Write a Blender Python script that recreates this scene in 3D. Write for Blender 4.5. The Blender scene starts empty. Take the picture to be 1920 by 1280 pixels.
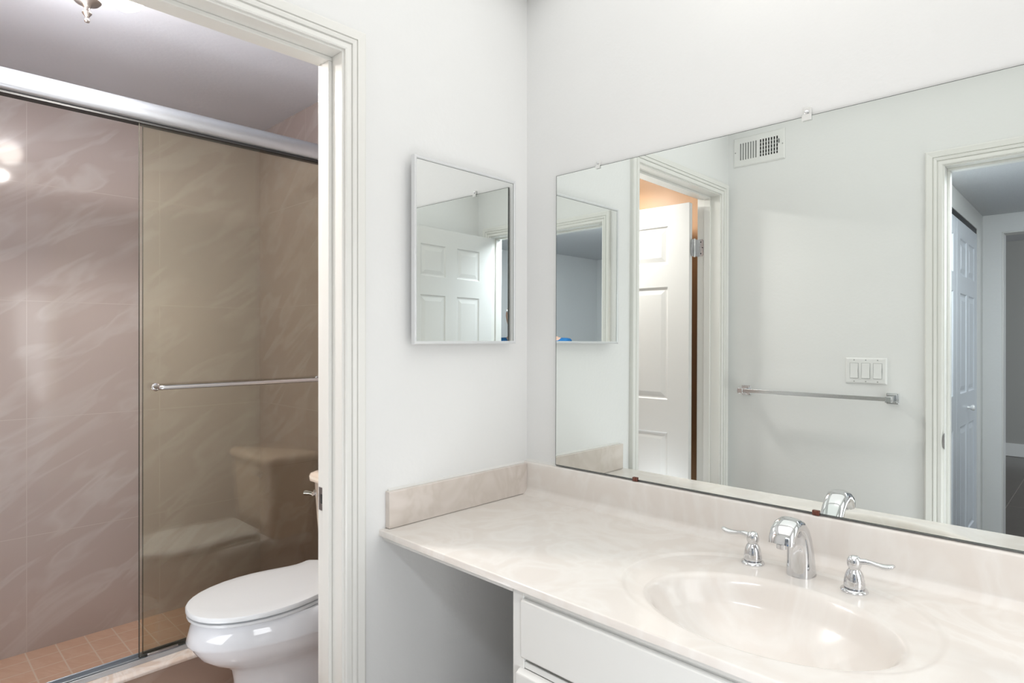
import bpy, bmesh, math, random
from mathutils import Vector, Matrix
random.seed(7)
PI = math.pi
sc = bpy.context.scene
COL = sc.collection

# ------------------------------------------------------------------ camera, world, lights, exposure
F_PX, CX, CY = 1153.5, 960.0, 634.5
TH = math.atan2(1188, F_PX)
FW = Vector((-math.cos(TH), math.sin(TH), 0))
RT = Vector((math.sin(TH), math.cos(TH), 0))
CAM = Vector((1.4399, -1.5568, 1.30))
cam_d = bpy.data.cameras.new('camera')
cam_d.sensor_width = 36.0
cam_d.lens = F_PX * 36.0 / 1920.0
cam_d.shift_y = -(640 - CY) / 1920.0
cam_d.clip_start = 0.01
cam = bpy.data.objects.new('camera', cam_d)
COL.objects.link(cam)
m = Matrix((RT, Vector((0, 0, 1)), -FW)).transposed().to_4x4()
m.translation = CAM
cam.matrix_world = m
sc.camera = cam

sc.view_settings.view_transform = 'Standard'
sc.view_settings.look = 'None'
sc.view_settings.gamma = 1.0
sc.view_settings.use_curve_mapping = False
sc.view_settings.exposure = 0.0

world = bpy.data.worlds.new('world')
sc.world = world
world.use_nodes = True
world.node_tree.nodes['Background'].inputs[0].default_value = (0.80, 0.86, 1.0, 1)
world.node_tree.nodes['Background'].inputs[1].default_value = 0.6


def area_light(name, loc, target, size, power, color=(1, 1, 1), size_y=None, spread=None):
    d = bpy.data.lights.new(name, 'AREA')
    d.energy = power
    d.color = color
    d.size = size
    if size_y:
        d.shape = 'RECTANGLE'
        d.size_y = size_y
    if spread:
        d.spread = spread
    o = bpy.data.objects.new(name, d)
    COL.objects.link(o)
    o.location = loc
    o.rotation_euler = (Vector(target) - Vector(loc)).to_track_quat('-Z', 'Y').to_euler()
    return o


def point_light(name, loc, power, color, radius):
    d = bpy.data.lights.new(name, 'POINT')
    d.energy = power
    d.color = color
    d.shadow_soft_size = radius
    o = bpy.data.objects.new(name, d)
    COL.objects.link(o)
    o.location = loc
    return o


K = 1.0
area_light('ceiling_fill', (0.95, -0.75, 2.46), (0.95, -0.75, 0), 1.75, 6.5 * K, (1.0, 0.995, 0.98), 1.4)  # added fill panel under the ceiling, evens out the vanity room
area_light('side_fill', (1.84, -0.46, 1.05), (0.0, -0.80, 0.95), 0.5, 5.0 * K, (0.97, 0.985, 1.0), 1.3)  # unseen fill added by the right wall, lifts the left wall and doorway
area_light('low_fill', (1.50, -1.27, 0.42), (0.20, -0.10, 0.95), 0.55, 6.3 * K, (0.97, 0.985, 1.0), 0.55)  # added low fill, brightens the knee space and drawers
area_light('toilet_room_fill', (-0.28, -1.27, 0.36), (-1.25, -0.85, 2.4), 0.35, 2.3 * K, (0.90, 0.94, 1.0), 0.35)  # unseen fill added near the floor, aimed up at the shower ceiling
area_light('hall_fill', (1.38, -1.82, 2.105), (1.38, -2.1, 0), 0.7, 19.0 * K, (0.88, 0.94, 1.0), 0.22)  # fill added out of sight behind the entry header to brighten the hall
area_light('far_room_fill', (3.4, -5.2, 2.0), (1.0, -6.5, 0.3), 1.0, 70.0 * K, (0.85, 0.9, 1.0))  # invented source, added to lift the dark far room

# ------------------------------------------------------------------ materials
MATS = {}


def new_mat(name):
    mt = bpy.data.materials.new(name)
    mt.use_nodes = True
    nt = mt.node_tree
    b = nt.nodes['Principled BSDF']
    MATS[name] = mt
    return mt, nt, b


def simple(name, col, rough=0.5, metal=0.0, spec=0.5, coat=0.0, noise=0.0, nscale=200.0, bump=0.0, var=0.0, vscale=3.0, coat_rough=0.05):
    mt, nt, b = new_mat(name)
    b.inputs['Base Color'].default_value = (*col, 1)
    b.inputs['Roughness'].default_value = rough
    b.inputs['Metallic'].default_value = metal
    b.inputs['Specular IOR Level'].default_value = spec
    b.inputs['Coat Weight'].default_value = coat
    b.inputs['Coat Roughness'].default_value = coat_rough
    tc = nt.nodes.new('ShaderNodeTexCoord')
    if bump:
        n = nt.nodes.new('ShaderNodeTexNoise')
        n.inputs['Scale'].default_value = nscale
        n.inputs['Detail'].default_value = 3
        nt.links.new(tc.outputs['Object'], n.inputs['Vector'])
        bp = nt.nodes.new('ShaderNodeBump')
        bp.inputs['Strength'].default_value = bump
        bp.inputs['Distance'].default_value = 0.002
        nt.links.new(n.outputs['Fac'], bp.inputs['Height'])
        nt.links.new(bp.outputs['Normal'], b.inputs['Normal'])
    if var:
        n2 = nt.nodes.new('ShaderNodeTexNoise')
        n2.inputs['Scale'].default_value = vscale
        n2.inputs['Detail'].default_value = 4
        nt.links.new(tc.outputs['Object'], n2.inputs['Vector'])
        mx = nt.nodes.new('ShaderNodeMix')
        mx.data_type = 'RGBA'
        mx.inputs[6].default_value = (*[c * (1 - var) for c in col], 1)
        mx.inputs[7].default_value = (*[min(1, c * (1 + var)) for c in col], 1)
        nt.links.new(n2.outputs['Fac'], mx.inputs[0])
        nt.links.new(mx.outputs[2], b.inputs['Base Color'])
    return mt


WALL = simple('wall_paint', (0.85, 0.852, 0.845), 0.55, spec=0.3, bump=0.22, nscale=70, var=0.012, vscale=6)
CEIL = simple('ceiling_paint', (0.82, 0.82, 0.80), 0.7, spec=0.2, bump=0.3, nscale=60)
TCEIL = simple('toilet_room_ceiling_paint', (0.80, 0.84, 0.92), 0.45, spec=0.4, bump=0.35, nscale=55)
POPCORN = simple('popcorn_ceiling', (0.72, 0.73, 0.74), 0.9, spec=0.1, bump=1.0, nscale=110, var=0.1, vscale=150)
GLOWWALL = simple('wall_with_lamp_glow', (0.50, 0.29, 0.15), 0.4, spec=0.4, bump=0.25, nscale=60, var=0.05)  # warm lamp light on this wall is put into its base colour
TRIM = simple('trim_gloss_paint', (0.84, 0.835, 0.80), 0.28, spec=0.45, bump=0.06, nscale=40)
DOORP = simple('door_paint', (0.80, 0.795, 0.78), 0.35, spec=0.45, bump=0.05, nscale=30)
BIFOLD = simple('bifold_door_paint', (0.72, 0.755, 0.80), 0.3, spec=0.5)
CABW = simple('cabinet_paint', (0.78, 0.775, 0.75), 0.35, spec=0.4, bump=0.05, nscale=40)
CHROME = simple('chrome', (0.70, 0.705, 0.72), 0.05, 1.0)
CHROME_B = simple('satin_chrome', (0.62, 0.62, 0.63), 0.18, 1.0)
NICKEL = simple('brushed_nickel', (0.50, 0.46, 0.43), 0.3, 1.0)
STEEL = simple('worn_steel', (0.42, 0.41, 0.42), 0.32, 1.0, var=0.2, vscale=60)
ALU = simple('satin_aluminium', (0.50, 0.53, 0.57), 0.30, 0.8, var=0.05, vscale=12)
ALUF = simple('white_aluminium_frame', (0.78, 0.79, 0.80), 0.3, 0.35)
DARK = simple('dark_gap', (0.03, 0.03, 0.03), 0.6)
DGREY = simple('mirror_edge', (0.12, 0.13, 0.12), 0.4)
BROWNCLIP = simple('brown_plastic_clip', (0.16, 0.045, 0.025), 0.3)
CLEARCLIP = simple('clear_plastic_clip', (0.78, 0.78, 0.76), 0.12, spec=0.8, coat=0.6)
WHITEPL = simple('white_plastic', (0.86, 0.86, 0.85), 0.3)
VENTW = simple('vent_enamel', (0.84, 0.84, 0.82), 0.4)
VENTG = simple('vent_slot_grey', (0.42, 0.43, 0.42), 0.6)
PORC = simple('white_porcelain', (0.74, 0.755, 0.79), 0.08, coat=0.5)
SEATP = simple('white_seat_plastic', (0.66, 0.68, 0.70), 0.22)
ALMOND = simple('almond_porcelain', (0.80, 0.68, 0.58), 0.1, coat=0.5)
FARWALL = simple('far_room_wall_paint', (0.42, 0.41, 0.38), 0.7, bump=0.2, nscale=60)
CAULK = simple('white_caulk', (0.80, 0.79, 0.76), 0.4)
SKIN = simple('skin', (0.62, 0.40, 0.30), 0.5, var=0.05)
SHIRT = simple('blue_shirt_cloth', (0.01, 0.13, 0.34), 0.85, bump=0.6, nscale=160)
TROUSER = simple('dark_trouser_cloth', (0.04, 0.045, 0.06), 0.85)
HAIR = simple('dark_hair', (0.03, 0.02, 0.015), 0.6)
CLOSETW = simple('closet_interior', (0.4, 0.39, 0.37), 0.8)  # plain mid grey for the closet back wall


def mirror_mat(name, col):
    mt, nt, b = new_mat(name)
    b.inputs['Base Color'].default_value = (*col, 1)
    b.inputs['Metallic'].default_value = 1.0
    b.inputs['Roughness'].default_value = 0.0
    return mt


MIRROR = mirror_mat('silvered_mirror', (0.86, 0.895, 0.875))
MIRROR2 = mirror_mat('cabinet_mirror_silvering', (0.90, 0.915, 0.905))


def emis(name, col, strength):
    mt, nt, b = new_mat(name)
    b.inputs['Base Color'].default_value = (0.9, 0.9, 0.9, 1)
    b.inputs['Emission Color'].default_value = (*col, 1)
    b.inputs['Emission Strength'].default_value = strength
    return mt


BULB = emis('lit_frosted_bulb', (1.0, 0.96, 0.90), 5.0 * K)
SHADE = emis('lit_frosted_glass_shade', (1.0, 0.93, 0.86), 14.0 * K)


def marble(name, base, vein, veinpos=(0.5, 0.66), scale=5.0, rough=0.12, dist=3.0, amt=0.8):
    mt, nt, b = new_mat(name)
    L = nt.links.new
    tc = nt.nodes.new('ShaderNodeTexCoord')
    mp = nt.nodes.new('ShaderNodeMapping')
    mp.inputs['Rotation'].default_value = (0.5, 0.9, 0.6)
    mp.inputs['Scale'].default_value = (1.0, 1.0, 0.55)
    L(tc.outputs['Object'], mp.inputs['Vector'])
    n = nt.nodes.new('ShaderNodeTexNoise')
    n.inputs['Scale'].default_value = scale
    n.inputs['Detail'].default_value = 3
    n.inputs['Roughness'].default_value = 0.45
    n.inputs['Distortion'].default_value = dist
    L(mp.outputs[0], n.inputs['Vector'])
    r = nt.nodes.new('ShaderNodeValToRGB')
    r.color_ramp.elements[0].position = veinpos[0] - 0.08
    r.color_ramp.elements[0].color = (0, 0, 0, 1)
    r.color_ramp.elements[1].position = veinpos[1] + 0.08
    r.color_ramp.elements[1].color = (0, 0, 0, 1)
    e = r.color_ramp.elements.new((veinpos[0] + veinpos[1]) / 2)
    e.color = (amt, amt, amt, 1)
    L(n.outputs['Fac'], r.inputs[0])
    mx = nt.nodes.new('ShaderNodeMix')
    mx.data_type = 'RGBA'
    mx.inputs[6].default_value = (*base, 1)
    mx.inputs[7].default_value = (*vein, 1)
    L(r.outputs[0], mx.inputs[0])
    L(mx.outputs[2], b.inputs['Base Color'])
    b.inputs['Roughness'].default_value = rough
    b.inputs['Coat Weight'].default_value = 0.15
    b.inputs['Coat Roughness'].default_value = 0.08
    return mt


CMARBLE = marble('cultured_marble', (0.80, 0.745, 0.695), (0.86, 0.825, 0.785), scale=4.5, amt=0.7, rough=0.18)
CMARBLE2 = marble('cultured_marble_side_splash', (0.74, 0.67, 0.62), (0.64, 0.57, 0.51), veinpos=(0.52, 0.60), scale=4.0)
CURBM = marble('curb_stone', (0.66, 0.54, 0.46), (0.78, 0.72, 0.68), scale=7.0, rough=0.15)


def tile_mat(name, axis, base, stroke, grout, sx, sz, ox, oz, rough=0.08, mortar=0.0016, wisp=1.0, bscale=1.0, bumpg=0.2):
    """tiles laid on a wall (axis 'x': runs along y,z; axis 'y': runs along x,z; 'z': floor)"""
    mt, nt, b = new_mat(name)
    L = nt.links.new
    tc = nt.nodes.new('ShaderNodeTexCoord')
    sp = nt.nodes.new('ShaderNodeSeparateXYZ')
    L(tc.outputs['Object'], sp.inputs[0])
    cb = nt.nodes.new('ShaderNodeCombineXYZ')
    a, c = {'x': (1, 2), 'y': (0, 2), 'z': (0, 1)}[axis]
    L(sp.outputs[a], cb.inputs[0])
    L(sp.outputs[c], cb.inputs[1])
    mp = nt.nodes.new('ShaderNodeMapping')
    mp.inputs['Location'].default_value = (-ox, -oz, 0)
    L(cb.outputs[0], mp.inputs[0])
    br = nt.nodes.new('ShaderNodeTexBrick')
    br.offset = 0.0
    br.inputs['Scale'].default_value = 1.0
    br.inputs['Brick Width'].default_value = sx
    br.inputs['Row Height'].default_value = sz
    br.inputs['Mortar Size'].default_value = mortar
    br.inputs['Mortar Smooth'].default_value = 0.1
    br.inputs['Bias'].default_value = 0.0
    br.inputs['Color1'].default_value = (0, 0, 0, 1)
    br.inputs['Color2'].default_value = (1, 1, 1, 1)
    L(mp.outputs[0], br.inputs['Vector'])
    # feathery strokes, shifted from tile to tile
    m2 = nt.nodes.new('ShaderNodeMapping')
    m1 = nt.nodes.new('ShaderNodeMapping')
    m1.inputs['Rotation'].default_value = (0, 0, -0.58)
    L(cb.outputs[0], m1.inputs[0])
    m2.inputs['Scale'].default_value = (1.5 * bscale, 5.2 * bscale, 1)
    L(m1.outputs[0], m2.inputs[0])
    n = nt.nodes.new('ShaderNodeTexNoise')
    n.inputs['Scale'].default_value = 1.9
    n.inputs['Detail'].default_value = 2.5
    n.inputs['Roughness'].default_value = 0.5
    n.inputs['Distortion'].default_value = 0.7
    L(m2.outputs[0], n.inputs['Vector'])
    r = nt.nodes.new('ShaderNodeValToRGB')
    el = r.color_ramp.elements
    el[0].position = 0.50
    el[0].color = (0, 0, 0, 1)
    el[1].position = 0.60
    el[1].color = (0.85 * wisp, 0.85 * wisp, 0.85 * wisp, 1)
    e = el.new(0.72)
    e.color = (0.1 * wisp, 0.1 * wisp, 0.1 * wisp, 1)
    L(n.outputs['Fac'], r.inputs[0])
    n3 = nt.nodes.new('ShaderNodeTexNoise')
    n3.inputs['Scale'].default_value = 1.3
    L(cb.outputs[0], n3.inputs['Vector'])
    mlt = nt.nodes.new('ShaderNodeMath')
    mlt.operation = 'MULTIPLY'
    L(r.outputs[0], mlt.inputs[0])
    L(n3.outputs['Fac'], mlt.inputs[1])
    mx = nt.nodes.new('ShaderNodeMix')
    mx.data_type = 'RGBA'
    mx.inputs[6].default_value = (*base, 1)
    mx.inputs[7].default_value = (*stroke, 1)
    L(mlt.outputs[0], mx.inputs[0])
    # slight tile to tile change
    hs = nt.nodes.new('ShaderNodeMix')
    hs.data_type = 'RGBA'
    hs.blend_type = 'MULTIPLY'
    hs.inputs[0].default_value = 0.03
    L(mx.outputs[2], hs.inputs[6])
    L(br.outputs['Color'], hs.inputs[7])
    mg = nt.nodes.new('ShaderNodeMix')
    mg.data_type = 'RGBA'
    L(br.outputs['Fac'], mg.inputs[0])
    L(hs.outputs[2], mg.inputs[6])
    mg.inputs[7].default_value = (*grout, 1)
    L(mg.outputs[2], b.inputs['Base Color'])
    b.inputs['Roughness'].default_value = rough
    b.inputs['Specular IOR Level'].default_value = 0.6
    bp = nt.nodes.new('ShaderNodeBump')
    bp.inputs['Strength'].default_value = bumpg
    bp.inputs['Distance'].default_value = 0.001
    bp.invert = True
    L(br.outputs['Fac'], bp.inputs['Height'])
    L(bp.outputs[0], b.inputs['Normal'])
    return mt


TB, TS, TG = (0.52, 0.450, 0.428), (0.66, 0.63, 0.62), (0.585, 0.53, 0.505)
TILE_X = tile_mat('shower_tile_long_wall', 'x', TB, TS, TG, 0.509, 0.50, -1.119, 0.46)
TILE_Y = tile_mat('shower_tile_end_wall', 'y', TB, TS, TG, 0.509, 0.50, -1.853, 0.46)
TILE_C = tile_mat('curb_face_tile', 'x', (0.40, 0.29, 0.235), (0.50, 0.40, 0.34), TG, 0.509, 0.50, -1.119, -0.2, rough=0.2)
MOSAIC = tile_mat('shower_floor_mosaic', 'z', (0.66, 0.43, 0.31), (0.74, 0.54, 0.42), (0.72, 0.58, 0.48), 0.105, 0.105, 0.02, 0.03, rough=0.35, mortar=0.003, bscale=3)
TFLOOR = tile_mat('toilet_room_floor_tile', 'z', (0.42, 0.30, 0.24), (0.52, 0.41, 0.35), (0.5, 0.42, 0.36), 0.33, 0.33, 0.02, 0.03, rough=0.2, bscale=2)
WOODF = tile_mat('dark_wood_look_tile', 'z', (0.075, 0.058, 0.048), (0.16, 0.135, 0.12), (0.20, 0.17, 0.15), 0.25, 1.2, 0.1, 0.0, rough=0.25, mortar=0.003, bscale=2)


def glass_mat(name, tint, refl):
    """tinted sheet glass: tinted transmission plus a mirror-like reflection that grows at grazing angles"""
    mt, nt, b = new_mat(name)
    L = nt.links.new
    nt.nodes.remove(b)
    out = nt.nodes['Material Output']
    tr = nt.nodes.new('ShaderNodeBsdfTransparent')
    tr.inputs[0].default_value = (*tint, 1)
    gl = nt.nodes.new('ShaderNodeBsdfGlossy')
    gl.inputs['Roughness'].default_value = 0.0
    gl.inputs['Color'].default_value = (0.92, 0.90, 0.84, 1)
    lw = nt.nodes.new('ShaderNodeLayerWeight')
    lw.inputs['Blend'].default_value = 0.35
    mr = nt.nodes.new('ShaderNodeMapRange')
    mr.inputs['To Min'].default_value = refl
    mr.inputs['To Max'].default_value = min(1.0, refl + 0.6)
    L(lw.outputs['Fresnel'], mr.inputs['Value'])
    ms = nt.nodes.new('ShaderNodeMixShader')
    L(mr.outputs[0], ms.inputs[0])
    L(tr.outputs[0], ms.inputs[1])
    L(gl.outputs[0], ms.inputs[2])
    L(ms.outputs[0], out.inputs[0])
    return mt


GLASS = glass_mat('bronze_tinted_glass', (0.945, 0.94, 0.90), 0.045)
GEDGE = simple('glass_edge', (0.07, 0.065, 0.055), 0.6, spec=0.1)


# ------------------------------------------------------------------ mesh helpers
def link(name, bm, mat, parent=None, smooth=False, bevel=0.0, segs=2, angle=35, subsurf=0, mats=None, recalc=True):
    if recalc:
        bmesh.ops.recalc_face_normals(bm, faces=bm.faces)
    me = bpy.data.meshes.new(name)
    bm.to_mesh(me)
    bm.free()
    for mm in (mats or [mat]):
        me.materials.append(mm)
    o = bpy.data.objects.new(name, me)
    COL.objects.link(o)
    if parent:
        o.parent = parent
    if bevel:
        md = o.modifiers.new('bevel', 'BEVEL')
        md.width = bevel
        md.segments = segs
        md.limit_method = 'ANGLE'
        md.angle_limit = math.radians(30)
    if subsurf:
        md = o.modifiers.new('sub', 'SUBSURF')
        md.levels = subsurf
        md.render_levels = subsurf
    if smooth or bevel or subsurf:
        for p in me.polygons:
            p.use_smooth = True
        try:
            me.set_sharp_from_angle(angle=math.radians(angle))
        except Exception:
            pass
    return o


def box(bm, x0, x1, y0, y1, z0, z1, mi=0):
    vs = [bm.verts.new((x, y, z)) for x in (x0, x1) for y in (y0, y1) for z in (z0, z1)]
    for q in ((0, 1, 3, 2), (4, 6, 7, 5), (0, 4, 5, 1), (2, 3, 7, 6), (0, 2, 6, 4), (1, 5, 7, 3)):
        f = bm.faces.new([vs[i] for i in q])
        f.material_index = mi
    return vs


def boxes(*bs):
    bm = bmesh.new()
    for b in bs:
        box(bm, *b)
    return bm


def loft(bm, rings, cap0=True, cap1=True, closed=True):
    vr = [[bm.verts.new(p) for p in r] for r in rings]
    n = len(rings[0])
    for a, b in zip(vr, vr[1:]):
        for i in range(n if closed else n - 1):
            j = (i + 1) % n
            bm.faces.new((a[i], a[j], b[j], b[i]))
    if cap0:
        bm.faces.new(list(reversed(vr[0])))
    if cap1:
        bm.faces.new(vr[-1])
    return vr


def lathe(bm, prof, cx, cy, seg=32, axis='z', cz=0.0):
    """prof: list of (radius, height)"""
    rings = []
    for r, h in prof:
        ring = []
        for i in range(seg):
            a = 2 * PI * i / seg
            ring.append((cx + r * math.cos(a), cy + r * math.sin(a), cz + h))
        rings.append(ring)
    loft(bm, rings)
    return bm


def tube(bm, pts, rad, seg=12, squash=1.0, up=Vector((0, 0, 1))):
    """sweep an ellipse along pts; rad is a number or list of (a,b)"""
    pts = [Vector(p) for p in pts]
    rings = []
    for i, p in enumerate(pts):
        t = (pts[min(i + 1, len(pts) - 1)] - pts[max(i - 1, 0)]).normalized()
        s = t.cross(up)
        if s.length < 1e-4:
            s = Vector((1, 0, 0))
        s.normalize()
        u = s.cross(t).normalized()
        ra, rb = rad[i] if isinstance(rad, (list, tuple)) else (rad, rad * squash)
        rings.append([p + s * ra * math.cos(2 * PI * k / seg) + u * rb * math.sin(2 * PI * k / seg) for k in range(seg)])
    loft(bm, rings)
    return bm


def prism(bm, poly, axis, a0, a1):
    """extrude a 2D polygon along an axis. poly coords are the other two axes in xyz order"""
    def pt(p, a):
        return {'x': (a, p[0], p[1]), 'y': (p[0], a, p[1]), 'z': (p[0], p[1], a)}[axis]
    loft(bm, [[pt(p, a0) for p in poly], [pt(p, a1) for p in poly]])
    return bm


def empty(name, loc, label=None, cat=None, group=None, rz=0.0):
    o = bpy.data.objects.new(name, None)
    COL.objects.link(o)
    o.empty_display_size = 0.1
    o.location = loc
    o.rotation_euler = (0, 0, rz)
    if label:
        o['label'] = label
    if cat:
        o['category'] = cat
    if group:
        o['group'] = group
    return o


def tag(o, label, cat, group=None):
    o['label'] = label
    o['category'] = cat
    if group:
        o['group'] = group
    return o


def struct(o):
    o['kind'] = 'structure'
    return o


def at(o, loc):
    """re-origin: mesh was built in world coordinates; parent empty sits at loc"""
    o.location = -Vector(loc)
    return o


# ------------------------------------------------------------------ room dimensions
YC = -1.572       # wall with the entry doorway
XD = 1.875        # wall beside the entry door
ZC = 2.478        # vanity room ceiling
AT = 0.122        # thickness of the wall with the toilet-room doorway
A0, A1, AH = -0.713, -1.475, 2.050     # toilet-room opening
C0, C1, CH = 0.945, 1.745, 2.036       # entry opening
XS = -1.0         # shower door plane
XB = -1.853       # shower back wall
YT = -0.12        # toilet-room end wall behind the tank
YE = -1.62        # toilet-room end wall behind the door
ZT = 2.41         # toilet room ceiling

# floors
struct(link('floor', boxes((0, XD, YC, 0, -0.05, 0)), WOODF))
struct(link('floor_toilet_room', boxes((XS + 0.06, 0, YE, YT, -0.05, 0)), TFLOOR))
struct(link('floor_shower', boxes((XB, XS - 0.05, YE, YT, -0.08, -0.03)), MOSAIC))
struct(link('floor_hall', boxes((-0.5, 4.0, -7.65, YC, -0.05, -0.0005)), WOODF))
# ceilings
struct(link('ceiling', boxes((0, XD, YC, 0, ZC, ZC + 0.05)), CEIL))
struct(link('ceiling_toilet_room', boxes((XB - 0.05, -AT, YE - 0.05, YT + 0.05, ZT, ZT + 0.05)), TCEIL))
struct(link('ceiling_hall', boxes((0.857, 2.70, -3.39, YC - 0.115, 2.115, 2.16)), POPCORN))
struct(link('ceiling_far_room', boxes((-0.5, 4.0, -7.65, -3.50, 2.50, 2.55)), POPCORN))
# walls of the vanity room
struct(link('wall_left', boxes((-AT, 0, A0 + 0.012, 0.12, 0, ZC + 0.05), (-AT, 0, A1 - 0.012, A0 + 0.012, AH + 0.012, ZC + 0.05),
                               (-AT, 0, YC, A1 - 0.012, 0, ZC + 0.05)), WALL))
struct(link('wall_mirror_side', boxes((-AT, XD + 0.1, 0, 0.12, 0, ZC + 0.05)), WALL))
struct(link('wall_right', boxes((XD, XD + 0.1, YC, 0, 0, ZC + 0.05)), WALL))
struct(link('wall_entry', boxes((-AT, C0 - 0.012, YC - 0.115, YC, 0, ZC + 0.05), (C0 - 0.012, C1 + 0.012, YC - 0.115, YC, CH + 0.012, ZC + 0.05),
                                (C1 + 0.012, 2.70, YC - 0.115, YC, 0, ZC + 0.05)), WALL))
# toilet room and shower walls
struct(link('wall_shower_long', boxes((XB - 0.05, XB, YE - 0.05, YT + 0.05, -0.08, ZT)), TILE_X))
struct(link('wall_shower_end', boxes((XB, XS - 0.05, YT, YT + 0.05, -0.08, ZT)), TILE_Y))
struct(link('wall_shower_near_end', boxes((XB, XS - 0.05, YE - 0.05, YE, -0.08, ZT)), TILE_Y))
struct(link('wall_behind_toilet', boxes((XS - 0.05, -AT, YT, YT + 0.05, 0, ZT)), TILE_Y))
struct(link('wall_behind_toilet_door', boxes((XS - 0.05, -AT, YE - 0.05, YE, 0, ZT)), GLOWWALL))
# hall: closet wall with its opening, end wall with its opening, right wall
HX = 0.857
struct(link('wall_hall_closet', boxes((HX - 0.1, HX, -3.39, -3.17, 0, 2.115), (HX - 0.1, HX, -3.17, -1.78, 2.0, 2.115),
                                      (HX - 0.1, HX, -1.78, YC - 0.115, 0, 2.115)), TRIM))
struct(link('wall_closet_back', boxes((HX - 0.62, HX - 0.6, -3.3, -1.72, 0, 2.115)), CLOSETW))
struct(link('wall_hall_right', boxes((2.42, 2.52, -3.39, YC - 0.115, 0, 2.16)), WALL))
EX0, EX1, EZ = 0.955, 1.78, 2.0
struct(link('wall_hall_end', boxes((-0.5, EX0, -3.50, -3.39, 0, 2.55), (EX0, EX1, -3.50, -3.39, EZ, 2.55),
                                   (EX1, 4.0, -3.50, -3.39, 0, 2.55)), WALL))
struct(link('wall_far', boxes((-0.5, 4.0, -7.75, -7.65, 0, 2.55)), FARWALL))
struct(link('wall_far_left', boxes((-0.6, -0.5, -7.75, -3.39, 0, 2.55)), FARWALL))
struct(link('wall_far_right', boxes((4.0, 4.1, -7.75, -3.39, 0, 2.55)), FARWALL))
struct(link('baseboard_far', boxes((-0.5, 4.0, -7.65, -7.632, 0, 0.15)), TRIM, bevel=0.004))
struct(link('baseboard_hall_right', boxes((2.405, 2.42, -3.39, YC - 0.115, 0, 0.10)), TRIM, bevel=0.004))

# shower curb
bm = bmesh.new()
prism(bm, [(XS - 0.065, -0.03), (XS - 0.065, 0.160), (XS - 0.055, 0.170), (XS + 0.065, 0.168), (XS + 0.075, 0.160), (XS + 0.075, 0.148), (XS + 0.06, 0.146), (XS + 0.06, -0.03)], 'y', YE, YT)
struct(link('trim_shower_curb', bm, CURBM, bevel=0.003))
struct(link('trim_curb_face', boxes((XS + 0.06, XS + 0.068, YE, YT, 0, 0.1455)), TILE_C))

# ------------------------------------------------------------------ door casings (mitred mouldings)
PROF = [(0, 0), (0, .009), (.004, .011), (.017, .011), (.018, .008), (.0205, .008), (.0215, .0135), (.030, .0155),
        (.033, .0155), (.034, .0115), (.0365, .0115), (.0375, .0160), (.059, .0185), (.063, .0165), (.065, .012), (.065, 0)]


def casing(name, fmap, o0, o1, zh, width, reveal=0.006, wr=None):
    """fmap(a, v, z) -> world point; a along the wall, v out of it. o0<o1 opening limits along a"""
    s = width / 0.065
    sr = (wr or width) / 0.065
    bm = bmesh.new()
    st = []
    for k in range(4):
        ring = []
        for u, v in PROF:
            ul, ur, uz = u * s + reveal, u * sr + reveal, u * s + reveal
            p = [(o0 - ul, 0.0), (o0 - ul, zh + uz), (o1 + ur, zh + uz), (o1 + ur, 0.0)][k]
            ring.append(fmap(p[0], v, p[1]))
        st.append(ring)
    loft(bm, st)
    return link(name, bm, TRIM)


def jamb(name, pieces, mat=TRIM):
    return link(name, boxes(*pieces), mat, bevel=0.0015)


# toilet-room doorway (in the left wall). a runs along -y so that o0<o1
c1 = struct(casing('trim_toilet_doorway', lambda a, v, z: (v, -a, z), -A0, -A1, AH, 0.058, wr=0.064))
JT = 0.012
b_near = (-AT - 0.002, 0.002, A0 - 0.0, A0 + JT, 0, AH + JT)
pcs = [(-AT - 0.002, 0.002, A0, A0 + JT, 0, AH + JT),                # near jamb skin
       (-AT - 0.002, 0.002, A1 - JT, A1, 0, AH + JT),
       (-AT - 0.002, 0.002, A1, A0, AH, AH + JT),
       (-0.082, -0.048, A0 - 0.011, A0, 0, AH - 0.011),                      # stops
       (-0.082, -0.048, A1, A1 + 0.011, 0, AH - 0.011),
       (-0.082, -0.048, A1, A0, AH - 0.011, AH)]
j1 = struct(jamb('trim_toilet_door_jamb', pcs))
# strike plate on the near jamb
def strike(name, cx, cy, cz, parent, n):
    """n: direction the plate faces, +-y or +-x"""
    bm = bmesh.new()
    w, h, t = 0.0135, 0.031, 0.0012
    def P(u, v, d):
        if n[1]:
            return (cx + u, cy + n[1] * d, cz + v)
        return (cx + n[0] * d, cy + u, cz + v)
    hw, hh = 0.006, 0.013
    us = [-w, -hw, hw, w]
    vs = [-h, -hh, hh, h]
    for i in range(3):
        for j in range(3):
            if i == 1 and j == 1:
                continue
            a = [P(us[i], vs[j], t), P(us[i + 1], vs[j], t), P(us[i + 1], vs[j + 1], t), P(us[i], vs[j + 1], t)]
            bm.faces.new([bm.verts.new(p) for p in a])
    a = [P(-w, -h, 0), P(w, -h, 0), P(w, h, 0), P(-w, h, 0)]
    b = [P(-w, -h, t), P(w, -h, t), P(w, h, t), P(-w, h, t)]
    for i in range(4):
        j = (i + 1) % 4
        bm.faces.new([bm.verts.new(p) for p in (a[i], a[j], b[j], b[i])])
    o = link(name, bm, STEEL, parent)
    bm = bmesh.new()
    q = [P(-hw, -hh, t * 0.3), P(hw, -hh, t * 0.3), P(hw, hh, t * 0.3), P(-hw, hh, t * 0.3)]
    bm.faces.new([bm.verts.new(p) for p in q])
    link('latch_hole', bm, DARK, o)
    return o


sp = strike('strike_plate', -0.104, A0, 0.862, j1, (0, -1))
sp['label'] = 'worn steel strike plate'

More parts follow.
